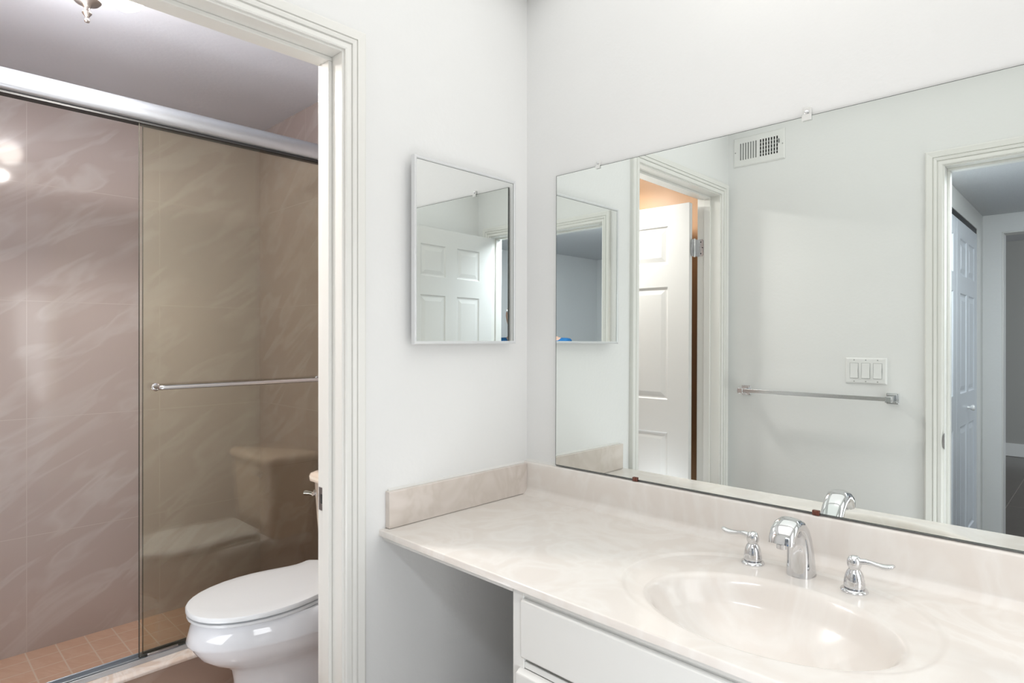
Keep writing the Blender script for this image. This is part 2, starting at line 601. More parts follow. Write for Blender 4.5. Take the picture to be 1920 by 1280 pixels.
# entry doorway (in the wall opposite the mirror)
c2 = struct(casing('trim_entry_doorway', lambda a, v, z: (a, YC + v, z), C0, C1, CH, 0.062))
pcs = [(C0 - JT, C0, YC - 0.117, YC + 0.002, 0, CH + JT), (C1, C1 + JT, YC - 0.117, YC + 0.002, 0, CH + JT),
       (C0, C1, YC - 0.117, YC + 0.002, CH, CH + JT),
       (C0, C0 + 0.011, YC - 0.085, YC - 0.048, 0, CH - 0.011), (C1 - 0.011, C1, YC - 0.085, YC - 0.048, 0, CH - 0.011),
       (C0, C1, YC - 0.085, YC - 0.048, CH - 0.011, CH)]
j2 = struct(jamb('trim_entry_door_jamb', pcs))
bm = bmesh.new()
pr = [(0.0, -0.034), (0.006, -0.026), (0.0085, -0.012), (0.009, 0), (0.0085, 0.012), (0.006, 0.026), (0.0, 0.034)]
loft(bm, [[(C0 + 0.001 - a * 0.9 + 0.0, YC + 0.004, 0.885 + z) for a, z in pr], [(C0 + 0.001 - a * 0.9, YC + 0.0005 + 0.0105, 0.885 + z) for a, z in pr]])
link('strike_plate', bm, STEEL, j2)

# hall opening lining at the end wall and header line of the closet
struct(link('trim_hall_end_opening', boxes((EX0 - 0.0, EX0 + 0.008, -3.505, -3.385, 0, EZ), (EX1 - 0.008, EX1, -3.505, -3.385, 0, EZ),
                                           (EX0, EX1, -3.505, -3.385, EZ - 0.008, EZ)), TRIM, bevel=0.002))


# ------------------------------------------------------------------ panel doors
def panel_leaf(name, w, h, t, cols, rows, mat, parent=None):
    """local: x 0..w, z 0..h, y 0..t ; raised panels on both faces"""
    bm = bmesh.new()
    xs = sorted({0, w, *[c for cc in cols for c in cc]})
    zs = sorted({0, h, *[r for rr in rows for r in rr]})

    def q(*p):
        bm.faces.new([bm.verts.new(v) for v in p])
    for yy, sg in ((0, 1), (t, -1)):
        for x0, x1 in zip(xs, xs[1:]):
            for z0, z1 in zip(zs, zs[1:]):
                if (x0, x1) in cols and (z0, z1) in rows:
                    seq = [(0, 0), (0.006, 0.0055), (0.011, 0.0065), (0.016, 0.0065), (0.040, 0.0012)]
                    rings = []
                    for i, d in seq:
                        rings.append([(x0 + i, yy + sg * d, z0 + i), (x1 - i, yy + sg * d, z0 + i), (x1 - i, yy + sg * d, z1 - i), (x0 + i, yy + sg * d, z1 - i)])
                    loft(bm, rings, cap0=False, cap1=True)
                else:
                    q((x0, yy, z0), (x1, yy, z0), (x1, yy, z1), (x0, yy, z1))
    q((0, 0, 0), (0, t, 0), (0, t, h), (0, 0, h))
    q((w, 0, 0), (w, t, 0), (w, t, h), (w, 0, h))
    q((0, 0, 0), (w, 0, 0), (w, t, 0), (0, t, 0))
    q((0, 0, h), (w, 0, h), (w, t, h), (0, t, h))
    bmesh.ops.remove_doubles(bm, verts=bm.verts, dist=1e-5)
    return link(name, bm, mat, parent)


ROWS = [(0.24, 0.80), (0.975, 1.58), (1.70, 1.905)]
RW = [(a, b) for a, b in ROWS]


def hinge(parent, loc, h=0.09, hx=1):
    """leaves on both sides of a knuckle pin, local to parent; x runs along the leaf"""
    bm = bmesh.new()
    lathe(bm, [(0.0, -h / 2 - 0.006), (0.0035, -h / 2 - 0.005), (0.0065, -h / 2), (0.0065, h / 2), (0.0035, h / 2 + 0.005), (0.0, h / 2 + 0.006)], loc[0], loc[1], 12, cz=loc[2])
    return link('hinge', bm, CHROME_B, parent, smooth=True)


# toilet-room door, standing open against the end wall tinted with lamp glow
d1 = panel_leaf('door_1', 0.735, 2.015, 0.035, [(0.12, 0.33), (0.405, 0.615)], RW, DOORP)
struct(d1)
d1['label'] = 'white six-panel door open into the toilet room'
# leaf runs towards -x; local x -> world -x, local y -> world -y
d1.matrix_world = Matrix.Translation((-0.137, -1.410, 0.010)) @ Matrix.Rotation(PI - math.radians(-2.5) * -1, 4, 'Z')


def hinge_plate(parent, pts, mat=CHROME_B):
    bm = bmesh.new()
    loft(bm, [pts[0], pts[1]])
    return link('hinge_leaf', bm, mat, parent, bevel=0.0008)


for hz in (1.79, 0.22):
    # knuckle in the gap, one leaf on the door edge face, one on the jamb
    bm = bmesh.new()
    lathe(bm, [(0.0, -0.050), (0.004, -0.049), (0.0062, -0.045), (0.0062, 0.045), (0.004, 0.049), (0.0, 0.050)], -0.128, -1.452, 14, cz=hz)
    for k in (-0.027, -0.009, 0.009, 0.027):
        lathe(bm, [(0.0, -0.0008), (0.0068, -0.0008), (0.0068, 0.0008), (0.0, 0.0008)], -0.128, -1.452, 14, cz=hz + k)
    kn = link('hinge', bm, CHROME_B, j1, smooth=True)
    bm = bmesh.new()
    oc = [(-0.1235, -0.045), (-0.095, -0.045), (-0.088, -0.038), (-0.088, 0.038), (-0.095, 0.045), (-0.1235, 0.045)]
    loft(bm, [[(x, A1 + 0.0005, hz + z) for x, z in oc], [(x, A1 + 0.0028, hz + z) for x, z in oc]])
    # bridge from the jamb to the knuckle
    box(bm, -0.131, -0.1225, A1 + 0.0005, -1.452, hz - 0.045, hz + 0.045)
    hl = link('hinge_leaf', bm, CHROME_B, kn)
    for sz in (-0.03, 0, 0.03):
        bm = bmesh.new()
        xx = -0.094 if sz == 0 else -0.103
        pr = [(0.0035 * math.cos(2 * PI * i / 10), 0.0035 * math.sin(2 * PI * i / 10)) for i in range(10)]
        loft(bm, [[(xx + a, A1 + 0.0026, hz + sz + b) for a, b in pr], [(xx + a, A1 + 0.0034, hz + sz + b) for a, b in pr]])
        link('screw', bm, DARK, kn)
    bm = bmesh.new()
    oc = [(0.0, -0.045), (0.020, -0.045), (0.027, -0.036), (0.027, 0.036), (0.020, 0.045), (0.0, 0.045)]
    loft(bm, [[(-0.134, -1.449 + x, hz + z) for x, z in oc], [(-0.1315, -1.449 + x, hz + z) for x, z in oc]])
    link('hinge_leaf', bm, CHROME_B, kn)

# entry door, open against the right wall
d2 = panel_leaf('door_2', 0.76, 2.015, 0.035, [(0.125, 0.335), (0.437, 0.650)], RW, DOORP)
struct(d2)
d2['label'] = 'white six-panel entry door open against the right wall'
d2.matrix_world = Matrix.Translation((1.722, -1.562, 0.010)) @ Matrix.Rotation(PI / 2, 4, 'Z') @ Matrix.Scale(-1, 4, (0, 1, 0))
for yy, xx in ((0.72, -0.001), (0.72, 0.036)):
    bm = bmesh.new()
    sg = -1 if xx < 0 else 1
    pr = [(0.0, 0), (0.028, 0), (0.028, 0.006), (0.012, 0.010), (0.011, 0.028), (0.024, 0.038), (0.027, 0.050), (0.020, 0.062), (0.0, 0.066)]
    rings = [[(0.70 + r * math.cos(2 * PI * i / 20), xx + sg * hh, 0.93 + r * math.sin(2 * PI * i / 20)) for i in range(20)] for r, hh in pr]
    loft(bm, rings)
    link('door_knob', bm, NICKEL, d2, smooth=True)

# closet bifold doors in the hall
bifold = empty('door_3', (HX - 0.03, -3.165, 0.01))
struct(bifold)
for k in range(2):
    y0 = 0.012 + k * 0.695
    lf = panel_leaf('bifold_leaf', 0.685, 1.955, 0.030, [(0.10, 0.31), (0.375, 0.585)], [(0.22, 0.83), (1.01, 1.56), (1.66, 1.86)], BIFOLD, bifold)
    lf.matrix_local = Matrix.Translation((0, y0, 0)) @ Matrix.Rotation(PI / 2, 4, 'Z') @ Matrix.Scale(-1, 4, (0, 1, 0)) if False else Matrix.Translation((0.03, y0, 0)) @ Matrix.Rotation(PI / 2, 4, 'Z')
    if k == 0:
        bm = bmesh.new()
        pr = [(0.0, 0), (0.008, 0), (0.007, 0.012), (0.014, 0.018), (0.017, 0.026), (0.013, 0.034), (0.0, 0.037)]
        rings = [[(0.343 + r * math.cos(2 * PI * i / 20), -hh, 0.92 + r * math.sin(2 * PI * i / 20)) for i in range(20)] for r, hh in pr]
        loft(bm, rings)
        link('door_knob', bm, WHITEPL, lf, smooth=True)
tr = link('sliding_track', boxes((-0.005, 0.026, -0.002, 1.383, 1.962, 1.990)), DARK, bifold)

# ------------------------------------------------------------------ big wall mirror and its clips
MT = 0.004363
MX0, MX1, MZ0, MZ1 = 0.137, 1.80, 0.886, 1.833
wm = empty('wall_mirror', (0.95, 0, MZ0), 'large frameless mirror on the wall behind the sink', 'mirror')


def my(z, d=0.0):
    return -0.0105 + MT * (z - MZ0) + d


bm = bmesh.new()
vs = {}
for x in (MX0, MX1):
    for z in (MZ0, MZ1):
        for d in (0, 1):
            vs[x, z, d] = bm.verts.new((x, my(z, 0.0045 * d), z))
f = bm.faces.new([vs[MX0, MZ0, 0], vs[MX1, MZ0, 0], vs[MX1, MZ1, 0], vs[MX0, MZ1, 0]])
f.material_index = 0
for (a, b) in (((MX0, MZ0), (MX1, MZ0)), ((MX1, MZ0), (MX1, MZ1)), ((MX1, MZ1), (MX0, MZ1)), ((MX0, MZ1), (MX0, MZ0))):
    f = bm.faces.new([vs[a[0], a[1], 0], vs[b[0], b[1], 0], vs[b[0], b[1], 1], vs[a[0], a[1], 1]])
    f.material_index = 1
f = bm.faces.new([vs[MX0, MZ0, 1], vs[MX1, MZ0, 1], vs[MX1, MZ1, 1], vs[MX0, MZ1, 1]])
f.material_index = 1
at(link('glass', bm, None, wm, mats=[MIRROR, DGREY]), wm.location)
# dark edge line of the silvering
bm = bmesh.new()
e = 0.0011
for (x0, x1, z0, z1) in ((MX0, MX1, MZ0, MZ0 + 0.0022), (MX0, MX1, MZ1 - e, MZ1), (MX0, MX0 + 0.0016, MZ0, MZ1)):
    bm.faces.new([bm.verts.new((x, my(z, -0.0002), z)) for x, z in ((x0, z0), (x1, z0), (x1, z1), (x0, z1))])
at(link('dark_edge', bm, DGREY, wm), wm.location)


def clip(name, x, z, up, mat, label, group, s=1.0):
    e_ = empty(name, (x, my(z), z), label, 'mirror clip', group)
    sg = 1 if up else -1
    bm = bmesh.new()
    # little Z-shaped tab: screwed pad on the wall, lip over the glass edge
    box(bm, -0.008 * s, 0.008 * s, -0.0045, -0.0008, -sg * 0.008 * s, sg * 0.002)
    box(bm, -0.008 * s, 0.008 * s, -0.0045, 0.0095 if not up else 0.0055, sg * 0.001, sg * 0.0035)
    if up:
        box(bm, -0.007 * s, 0.007 * s, -0.0015, 0.0055, sg * 0.0035, sg * 0.014 * s)
    at(link('clip_body', bm, mat, e_, bevel=0.001), (0, 0, 0))
    bm = bmesh.new()
    pr = [(0, 0), (0.0042 * s, 0), (0.0038 * s, 0.0015), (0.002 * s, 0.0024), (0, 0.0026)]
    zz = sg * 0.0085 if up else sg * -0.003
    y0 = -0.0015 if up else -0.0045
    rings = [[(r * math.cos(2 * PI * i / 14), y0 - h, zz + r * math.sin(2 * PI * i / 14)) for i in range(14)] for r, h in pr]
    loft(bm, rings)
    link('screw', bm, CHROME if up else mat, e_, smooth=True)
    return e_


clip('mirror_clip', 0.306, MZ1, True, CLEARCLIP, 'clear plastic clip on the mirror top edge near the room corner', 'clear clips along the mirror top')
clip('mirror_clip', 0.920, MZ1, True, CLEARCLIP, 'clear plastic clip on the mirror top edge just right of the reflected air vent', 'clear clips along the mirror top', 1.4)
clip('mirror_clip', 0.443, MZ0, False, BROWNCLIP, 'brown plastic clip under the mirror, left one near the corner', 'brown clips along the mirror bottom')
clip('mirror_clip', 0.942, MZ0, False, BROWNCLIP, 'brown plastic clip under the mirror, beside the reflected faucet', 'brown clips along the mirror bottom')

# ------------------------------------------------------------------ medicine cabinet with mirrored door on the left wall
CA = math.radians(1.0)
cabinet = empty('medicine_cabinet', (0, -0.30, 1.28), 'small white-framed mirrored medicine cabinet on the left wall', 'cabinet')
at(link('cabinet_box', boxes((0.001, 0.026, -0.485, -0.105, 1.30, 1.80)), ALUF, cabinet, bevel=0.001), cabinet.location)
door = empty('cabinet_door', (0.030 - 0.0, -0.090, 1.284))
door.parent = cabinet
door.location = Vector((0.0305, -0.0900, 1.2835)) - cabinet.location
door.rotation_euler = (0, 0, CA)
# local: door runs along -y from 0 to -0.418, front face at x=0
DW, DH = 0.4185, 0.535
bm = bmesh.new()
fr = [(0, 0), (0.0, -0.002), (0.0025, -0.002), (0.0045, 0.001), (0.0045, 0.004), (0.0040, 0.0085), (0.0, 0.0085)]
# profile: (proud of glass in x, inset from the outer edge)
prof = [(-0.012, 0.0), (0.0022, 0.0), (0.0036, 0.0020), (0.0036, 0.0060), (0.0012, 0.0088), (-0.0006, 0.0088), (-0.012, 0.0088)]
st = []
for k in range(5):
    cy, cz, sy, sz = [(-DW, 0, 1, 1), (-DW, DH, 1, -1), (0, DH, -1, -1), (0, 0, -1, 1), (-DW, 0, 1, 1)][k]
    st.append([(px, cy + sy * ins, cz + sz * ins) for px, ins in prof])
loft(bm, st, cap0=False, cap1=False)
bmesh.ops.remove_doubles(bm, verts=bm.verts, dist=1e-6)
link('door_frame', bm, ALUF, door)
bm = bmesh.new()
I = 0.0085
bm.faces.new([bm.verts.new(p) for p in ((-0.0004, -DW + I, I), (-0.0004, -I, I), (-0.0004, -I, DH - I), (-0.0004, -DW + I, DH - I))])
mg = link('mirror_glass', bm, MIRROR2, door)
bm = bmesh.new()
for (y0, y1, z0, z1) in ((-DW + I, -I, DH - I - 0.0012, DH - I), (-I - 0.0014, -I, I, DH - I)):
    bm.faces.new([bm.verts.new(p) for p in ((-0.0002, y0, z0), (-0.0002, y1, z0), (-0.0002, y1, z1), (-0.0002, y0, z1))])
link('dark_edge', bm, DGREY, door)
bm = boxes((-0.0125, -0.0008, -DW + 0.002, -0.002, 0.002, DH - 0.002))
link('door_back', bm, ALUF, door)

# ------------------------------------------------------------------ vanity top with moulded basin
VZ, VY, VX1 = 0.775, -0.5985, XD
vt = empty('countertop', (0.95, -0.3, VZ), 'cream cultured marble vanity top with moulded oval basin and backsplash', 'countertop')
BX, BY, BA, BB = 0.962, -0.368, 0.224, 0.166
RX, RY, RA, RB = 0.945, -0.312, 0.302, 0.236


def smooth01(t):
    t = max(0.0, min(1.0, t))
    return t * t * (3 - 2 * t)


def topz(x, y):
    z = 0.0
    # shallow recessed oval around the basin
    ex, ey = (x - RX) / RA, (y - RY) / RB
    tr_ = (abs(ex) ** 2.25 + abs(ey) ** 2.25) ** (1 / 2.25)
    fade = smooth01((y + 0.545) / 0.16)
    z -= 0.0042 * fade * smooth01((1.0 - tr_) / 0.055)
    t = math.sqrt(((x - BX) / BA) ** 2 + ((y - BY) / BB) ** 2)
    # basin
    if t < 1.09:
        u = min(1.0, t / 1.09)
        z -= 0.134 * (1 - u ** 2.6) * (0.10 + 0.90 * smooth01((1.09 - t) / 0.20))
    # cove into the back splash
    if y > -0.045:
        d = (y + 0.045) / 0.025
        z += 0.018 * max(0, min(1, d)) ** 2.2
    # rounded front nose
    if y < VY + 0.003:
        d = (VY + 0.003 - y) / 0.003
        z -= 0.003 * (1 - math.sqrt(max(0, 1 - d * d)))
    return z


def axis_pts(segs):
    out = [segs[0][0]]
    for a, b, st_ in segs:
        n = max(1, round((b - a) / st_))
        out += [a + (b - a) * (i + 1) / n for i in range(n)]
    return out


xs = axis_pts([(0.0, 0.60, 0.03), (0.60, 1.29, 0.0019), (1.29, VX1, 0.03)])
ys = axis_pts([(VY, VY + 0.003, 0.0006), (VY + 0.003, -0.045, 0.0019), (-0.045, -0.020, 0.0025)])
bm = bmesh.new()
grid = [[bm.verts.new((x, y, VZ + topz(x, y))) for y in ys] for x in xs]
for i in range(len(xs) - 1):
    for j in range(len(ys) - 1):
        bm.faces.new((grid[i][j], grid[i + 1][j], grid[i + 1][j + 1], grid[i][j + 1]))
# back splash, front skirt, underside
last = [g[-1] for g in grid]
prof = [(-0.0195, 0.80), (-0.0193, 0.876), (-0.0180, 0.8797), (-0.0155, 0.8812), (-0.0010, 0.8815), (-0.0010, 0.76)]
for (yy, zz) in prof:
    new = [bm.verts.new((x, yy, zz)) for x in xs]
    for i in range(len(xs) - 1):
        bm.faces.new((last[i], last[i + 1], new[i + 1], new[i]))
    last = new
first = [g[0] for g in grid]
low = [bm.verts.new((x, VY, VZ - 0.0165)) for x in xs]
und = [bm.verts.new((x, VY + 0.05, VZ - 0.0165)) for x in xs]
for i in range(len(xs) - 1):
    bm.faces.new((first[i + 1], first[i], low[i], low[i + 1]))
    bm.faces.new((low[i + 1], low[i], und[i], und[i + 1]))
bm.faces.new([g for g in grid[0]] + [bm.verts.new((0, -0.02, 0.76)), und[0], low[0]])
vtm = at(link('counter_slab', bm, CMARBLE, vt, smooth=True, angle=50, recalc=False), vt.location)
# underside board
at(link('underside_board', boxes((0.001, 0.50, VY + 0.012, -0.001, VZ - 0.030, VZ - 0.0165)), CABW, vt), vt.location)
# separate side splash
bm = bmesh.new()
prism(bm, [(0.0005, VZ + 0.001), (0.0190, VZ + 0.001), (0.0195, 0.8755), (0.0175, 0.8775), (0.0005, 0.8775)], 'y', -0.578, -0.0200)
tag(link('side_splash', bm, CMARBLE2, bevel=0.0012), 'cream marble side splash along the left wall under the small mirror cabinet', 'backsplash')
# caulk line above the splashes
bm = bmesh.new()
prism(bm, [(0.0, 0.8775), (0.006, 0.8775), (0.002, 0.881), (0.0, 0.883)], 'y', -0.57, 0.0)
prism(bm, [(-0.006, 0.8813), (0.0, 0.8813), (0.0, 0.888), (-0.002, 0.885)], 'x', 0.0, 0.135)
struct(link('trim_caulk', bm, CAULK))
# drain and overflow
bm = bmesh.new()
zb = VZ + topz(BX, BY)
lathe(bm, [(0.0, 0.0), (0.031, 0.0), (0.031, 0.002), (0.026, 0.004), (0.022, 0.003), (0.020, -0.004), (0.0, -0.004)], BX, BY, 28, cz=zb)
at(link('drain', bm, CHROME, vt, smooth=True), vt.location)

# ------------------------------------------------------------------ faucet
fz = VZ - 0.0042
fct = empty('faucet', (0.942, -0.112, fz), 'chrome widespread faucet with curved spout and two lever handles', 'faucet')


def spout():
    path = [(-0.109, 0.000, .0285, .0340), (-0.109, 0.004, .0285, .0340), (-0.1105, 0.030, .0275, .0300), (-0.1150, 0.058, .0265, .0255),
            (-0.1230, 0.084, .0260, .0220), (-0.1370, 0.107, .0260, .0195), (-0.1560, 0.1235, .0262, .0178), (-0.1770, 0.1320, .0266, .0168),
            (-0.1970, 0.1310, .0270, .0164), (-0.2130, 0.1220, .0272, .0162), (-0.2220, 0.1090, .0268, .0160), (-0.2245, 0.0980, .0262, .0156)]
    bm = bmesh.new()
    rings = []
    N = 36
    for i, (y, z, a, b) in enumerate(path):
        p0, p1 = path[max(0, i - 1)], path[min(len(path) - 1, i + 1)]
        t = Vector((0, p1[0] - p0[0], p1[1] - p0[1])).normalized()
        if i < 2:
            t = Vector((0, 0, 1))
        if i == len(path) - 1:
            t = Vector((0, -0.28, -0.96)).normalized()
        s = Vector((1, 0, 0))
        u = t.cross(s).normalized()
        ring = []
        for k in range(N):
            an = 2 * PI * k / N
            c, s2 = math.cos(an), math.sin(an)
            ex = 2.6
            r = (abs(c) ** ex + abs(s2) ** ex) ** (-1 / ex)
            ring.append(Vector((0, y + 0.112, z)) + s * a * c * r + u * b * s2 * r)
        rings.append(ring)
    loft(bm, rings)
    return link('spout', bm, CHROME, fct, smooth=True, angle=50)


sp_ = spout()
sp_.scale = (1, 1, 0.95)
bm = bmesh.new()
lathe(bm, [(0, 0), (0.0105, 0), (0.0105, -0.010), (0.0085, -0.011), (0, -0.011)], 0, -0.1125, 24, cz=0.100)
link('aerator', bm, CHROME_B, sp_, smooth=True)
bm = bmesh.new()
pr = [(0.0285 * math.cos(2 * PI * k / 36), 0.0340 * math.sin(2 * PI * k / 36)) for k in range(36)]
loft(bm, [[(a * 1.06, b * 1.06 + 0.004, 0) for a, b in pr], [(a * 1.06, b * 1.06 + 0.004, 0.002) for a, b in pr]])
link('base_gasket', bm, CHROME_B, sp_, smooth=True)


def handle(x, y, sx, rz):
    e_ = empty('handle', (x - 0.942, y + 0.112, 0.0))
    e_.parent = fct
    e_.scale = (1.1, 1.1, 1.08)
    bm = bmesh.new()
    lathe(bm, [(0, 0), (0.0235, 0), (0.0240, 0.002), (0.0228, 0.0045), (0.0205, 0.006), (0.0185, 0.0065), (0, 0.0065)], 0, 0, 36)
    link('flange', bm, CHROME, e_, smooth=True)
    bm = bmesh.new()
    lathe(bm, [(0, 0.0065), (0.0165, 0.0065), (0.0185, 0.0085), (0.0187, 0.012), (0.0178, 0.022), (0.0160, 0.031), (0.0132, 0.038), (0.0105, 0.042),
               (0.0098, 0.044), (0.0110, 0.0465), (0.0125, 0.050), (0.0130, 0.055), (0.0122, 0.061), (0.0095, 0.066), (0.005, 0.0685), (0, 0.069)], 0, 0, 36)
    link('stem', bm, CHROME, e_, smooth=True, angle=60)
    bm = bmesh.new()
    pts, rad = [], []
    for (d, h, a, b) in ((0.004, 0.0585, .0080, .0060), (0.013, 0.0600, .0075, .0055), (0.022, 0.0612, .0064, .0050), (0.032, 0.0608, .0056, .0044), (0.043, 0.0595, .0062, .0042),
                         (0.054, 0.0585, .0084, .0050), (0.063, 0.0595, .0096, .0050), (0.070, 0.0620, .0084, .0042), (0.0745, 0.0645, .0045, .0025)):
        pts.append((sx * d * 0.89 * math.cos(rz), sx * d * 0.89 * math.sin(rz), h))
        rad.append((a, b))
    tube(bm, pts, rad, 18)
    link('lever', bm, CHROME, e_, smooth=True, angle=60)
    return e_


handle(0.836, -0.119, -1, math.radians(4))
handle(1.056, -0.130, 1, math.radians(2))

# ------------------------------------------------------------------ vanity cabinet
vc = empty('vanity_cabinet', (0.5, -0.3, 0), 'white painted vanity cabinet with drawers under the basin', 'cabinet')
CXL, CYF = 0.5005, -0.586
parts = [(CXL, CXL + 0.018, CYF + 0.018, -0.012, 0.10, VZ - 0.018),                         # left side
         (CXL, CXL + 0.032, CYF, CYF + 0.018, 0.10, VZ - 0.0168),                            # left stile
         (CXL + 0.032, XD - 0.002, CYF, CYF + 0.018, 0.7450, VZ - 0.0168), (CXL + 0.020, XD - 0.002, CYF + 0.005, CYF + 0.018, 0.70, 0.7455),               # top rail
         (CXL + 0.032, XD - 0.002, CYF + 0.003, CYF + 0.018, 0.588, 0.602),
         (CXL, XD - 0.002, CYF + 0.06, CYF + 0.075, 0.0, 0.10),                               # toe kick
         (CXL, XD - 0.002, CYF + 0.001, CYF + 0.018, 0.10, 0.13)]
at(link('carcass', boxes(*parts), CABW, vc, bevel=0.0012), vc.location)


def drawer(x0, x1, z0, z1, pr_, tiltb=0.010):
    """lipped drawer front: bevelled top edge falling forward"""
    bm = bmesh.new()
    y = CYF
    poly = [(y + 0.004, z0), (y - pr_ * 0.55, z0), (y - pr_, z0 + tiltb * 0.6), (y - pr_, z1 - tiltb), (y - pr_ * 0.30, z1), (y + 0.004, z1)]
    prism(bm, poly, 'x', x0, x1)
    o = at(link('drawer', bm, CABW, vc, bevel=0.0015), vc.location)
    return o


drawer(0.5285, 1.19, 0.612, 0.7385, 0.006, 0.004)
drawer(0.5220, 0.855, 0.452, 0.587, 0.014, 0.006)
drawer(0.5220, 0.855, 0.290, 0.430, 0.018, 0.006)
drawer(0.5220, 0.855, 0.130, 0.270, 0.018, 0.006)
for (a, b) in ((0.885, 1.17), (1.20, 1.50), (1.53, 1.85)):
    bm = bmesh.new()
    prism(bm, [(CYF + 0.004, 0.14), (CYF - 0.016, 0.14), (CYF - 0.018, 0.15), (CYF - 0.018, 0.57), (CYF - 0.012, 0.58), (CYF + 0.004, 0.58)], 'x', a, b)
    dd = at(link('door', bm, CABW, vc, bevel=0.0015), vc.location)
drawer(1.22, 1.85, 0.612, 0.7385, 0.006, 0.004)

# ------------------------------------------------------------------ toilet
TX = -0.605
toilet = empty('toilet', (TX, -0.5, 0), 'white elongated toilet with closed lid beside the shower door', 'toilet')


def egg(z, yf, yb, hw, n=48, sq=2.2, shift=0.0):
    """closed outline: pointed-round front at yf, squarer back at yb"""
    yc = yb - (yb - yf) * 0.42
    out = []
    for i in range(n):
        a = 2 * PI * i / n
        c, s_ = math.cos(a), math.sin(a)
        e_ = 2.0 if c < 0 else 2.9
        r = (abs(c) ** e_ + abs(s_) ** e_) ** (-1 / e_)
        ln = (yc - yf) if c < 0 else (yb - yc)
        out.append((TX + shift + hw * s_ * r, yc + ln * c * r, z))
    return out


bm = bmesh.new()
secs = [(0.000, -0.765, -0.250, 0.118), (0.020, -0.762, -0.250, 0.115), (0.10, -0.752, -0.255, 0.108), (0.18, -0.748, -0.26, 0.108), (0.225, -0.757, -0.26, 0.113),
        (0.248, -0.785, -0.262, 0.127), (0.268, -0.822, -0.262, 0.147), (0.292, -0.852, -0.26, 0.165), (0.322, -0.873, -0.255, 0.178), (0.338, -0.880, -0.25, 0.183),
        (0.341, -0.888, -0.25, 0.1885), (0.350, -0.892, -0.25, 0.191), (0.395, -0.880, -0.25, 0.184), (0.414, -0.872, -0.25, 0.179), (0.420, -0.866, -0.25, 0.174)]
loft(bm, [egg(*s) for s in secs])
at(link('bowl', bm, PORC, toilet, smooth=True, angle=40), toilet.location)
# rear trapway hump under the tank
bm = bmesh.new()
tube(bm, [(TX, -0.40, 0.14), (TX, -0.36, 0.22), (TX, -0.30, 0.27), (TX, -0.22, 0.27), (TX, -0.19, 0.18), (TX, -0.185, 0.02)],
     [(.135, .07), (.150, .08), (.155, .08), (.150, .08), (.14, .07), (.135, .07)], 24, up=Vector((1, 0, 0)).cross(Vector((0, 1, 0))))
at(link('trapway', bm, PORC, toilet, smooth=True, angle=60), toilet.location)
# seat ring and lid, shaped from the half-width table
HW = [(0, 0.0), (0.004, 0.035), (0.012, 0.062), (0.028, 0.090), (0.05, 0.115), (0.08, 0.138), (0.12, 0.158), (0.17, 0.173), (0.22, 0.179), (0.27, 0.178),
      (0.32, 0.170), (0.36, 0.160), (0.395, 0.152), (0.425, 0.148), (0.450, 0.152), (0.468, 0.158), (0.474, 0.158)]


def lid_outline(z, sc_=1.0, front=-0.890, grow=0.0):
    L_, R_ = [], []
    for s, w in HW:
        w = max(0.0, w * sc_ + (grow if s > 0 else 0))
        y = front - grow + s * (1 if s < 0.4 else 1)
        L_.append((TX - w, y, z))
        if w > 0:
            R_.append((TX + w, y, z))
    return L_ + list(reversed(R_))


bm = bmesh.new()
loft(bm, [lid_outline(0.4205, 1, grow=-0.006), lid_outline(0.4235, 1, grow=-0.002), lid_outline(0.431, 1, grow=-0.002), lid_outline(0.433, 1, grow=-0.006)])
at(link('seat', bm, SEATP, toilet, smooth=True, angle=40), toilet.location)
bm = bmesh.new()
loft(bm, [lid_outline(0.4365, 1, grow=-0.004), lid_outline(0.4385, 1, grow=0.0), lid_outline(0.448, 1, grow=0.0), lid_outline(0.4525, 1, grow=-0.0025), lid_outline(0.4540, 1, grow=-0.008), lid_outline(0.4565, 0.93, grow=-0.030)])
at(link('lid', bm, SEATP, toilet, smooth=True, angle=40), toilet.location)
at(link('seat_core', boxes((TX - 0.13, TX + 0.13, -0.80, -0.43, 0.432, 0.4375)), SEATP, toilet), toilet.location)
for sx in (-1, 1):
    bm = bmesh.new()
    tube(bm, [(TX + sx * 0.078 - 0.02, -0.405, 0.434), (TX + sx * 0.078 + 0.02, -0.405, 0.434)], 0.012, 14)
    at(link('hinge', bm, SEATP, toilet, smooth=True), toilet.location)
# tank deck
bm = bmesh.new()
loft(bm, [[(TX + a, y, z) for a, y in ((-.17, -.44), (.17, -.44), (.19, -.16), (-.19, -.16))] for z in (0.36, 0.412)])
at(link('tank_deck', bm, PORC, toilet, bevel=0.02, segs=4), toilet.location)


def rrect(hw, y0, y1, z, r=0.035, n=6, bow=0.0):
    out = []
    for cx, cy, a0 in ((TX + hw - r, y1 - r, 0), (TX - hw + r, y1 - r, PI / 2), (TX - hw + r, y0 + r, PI), (TX + hw - r, y0 + r, 1.5 * PI)):
        for i in range(n + 1):
            a = a0 + PI / 2 * i / n
            x, y = cx + r * math.cos(a), cy + r * math.sin(a)
            if y < (y0 + y1) / 2:
                y -= bow * (1 - ((x - TX) / hw) ** 2)
            out.append((x, y, z))
    return out


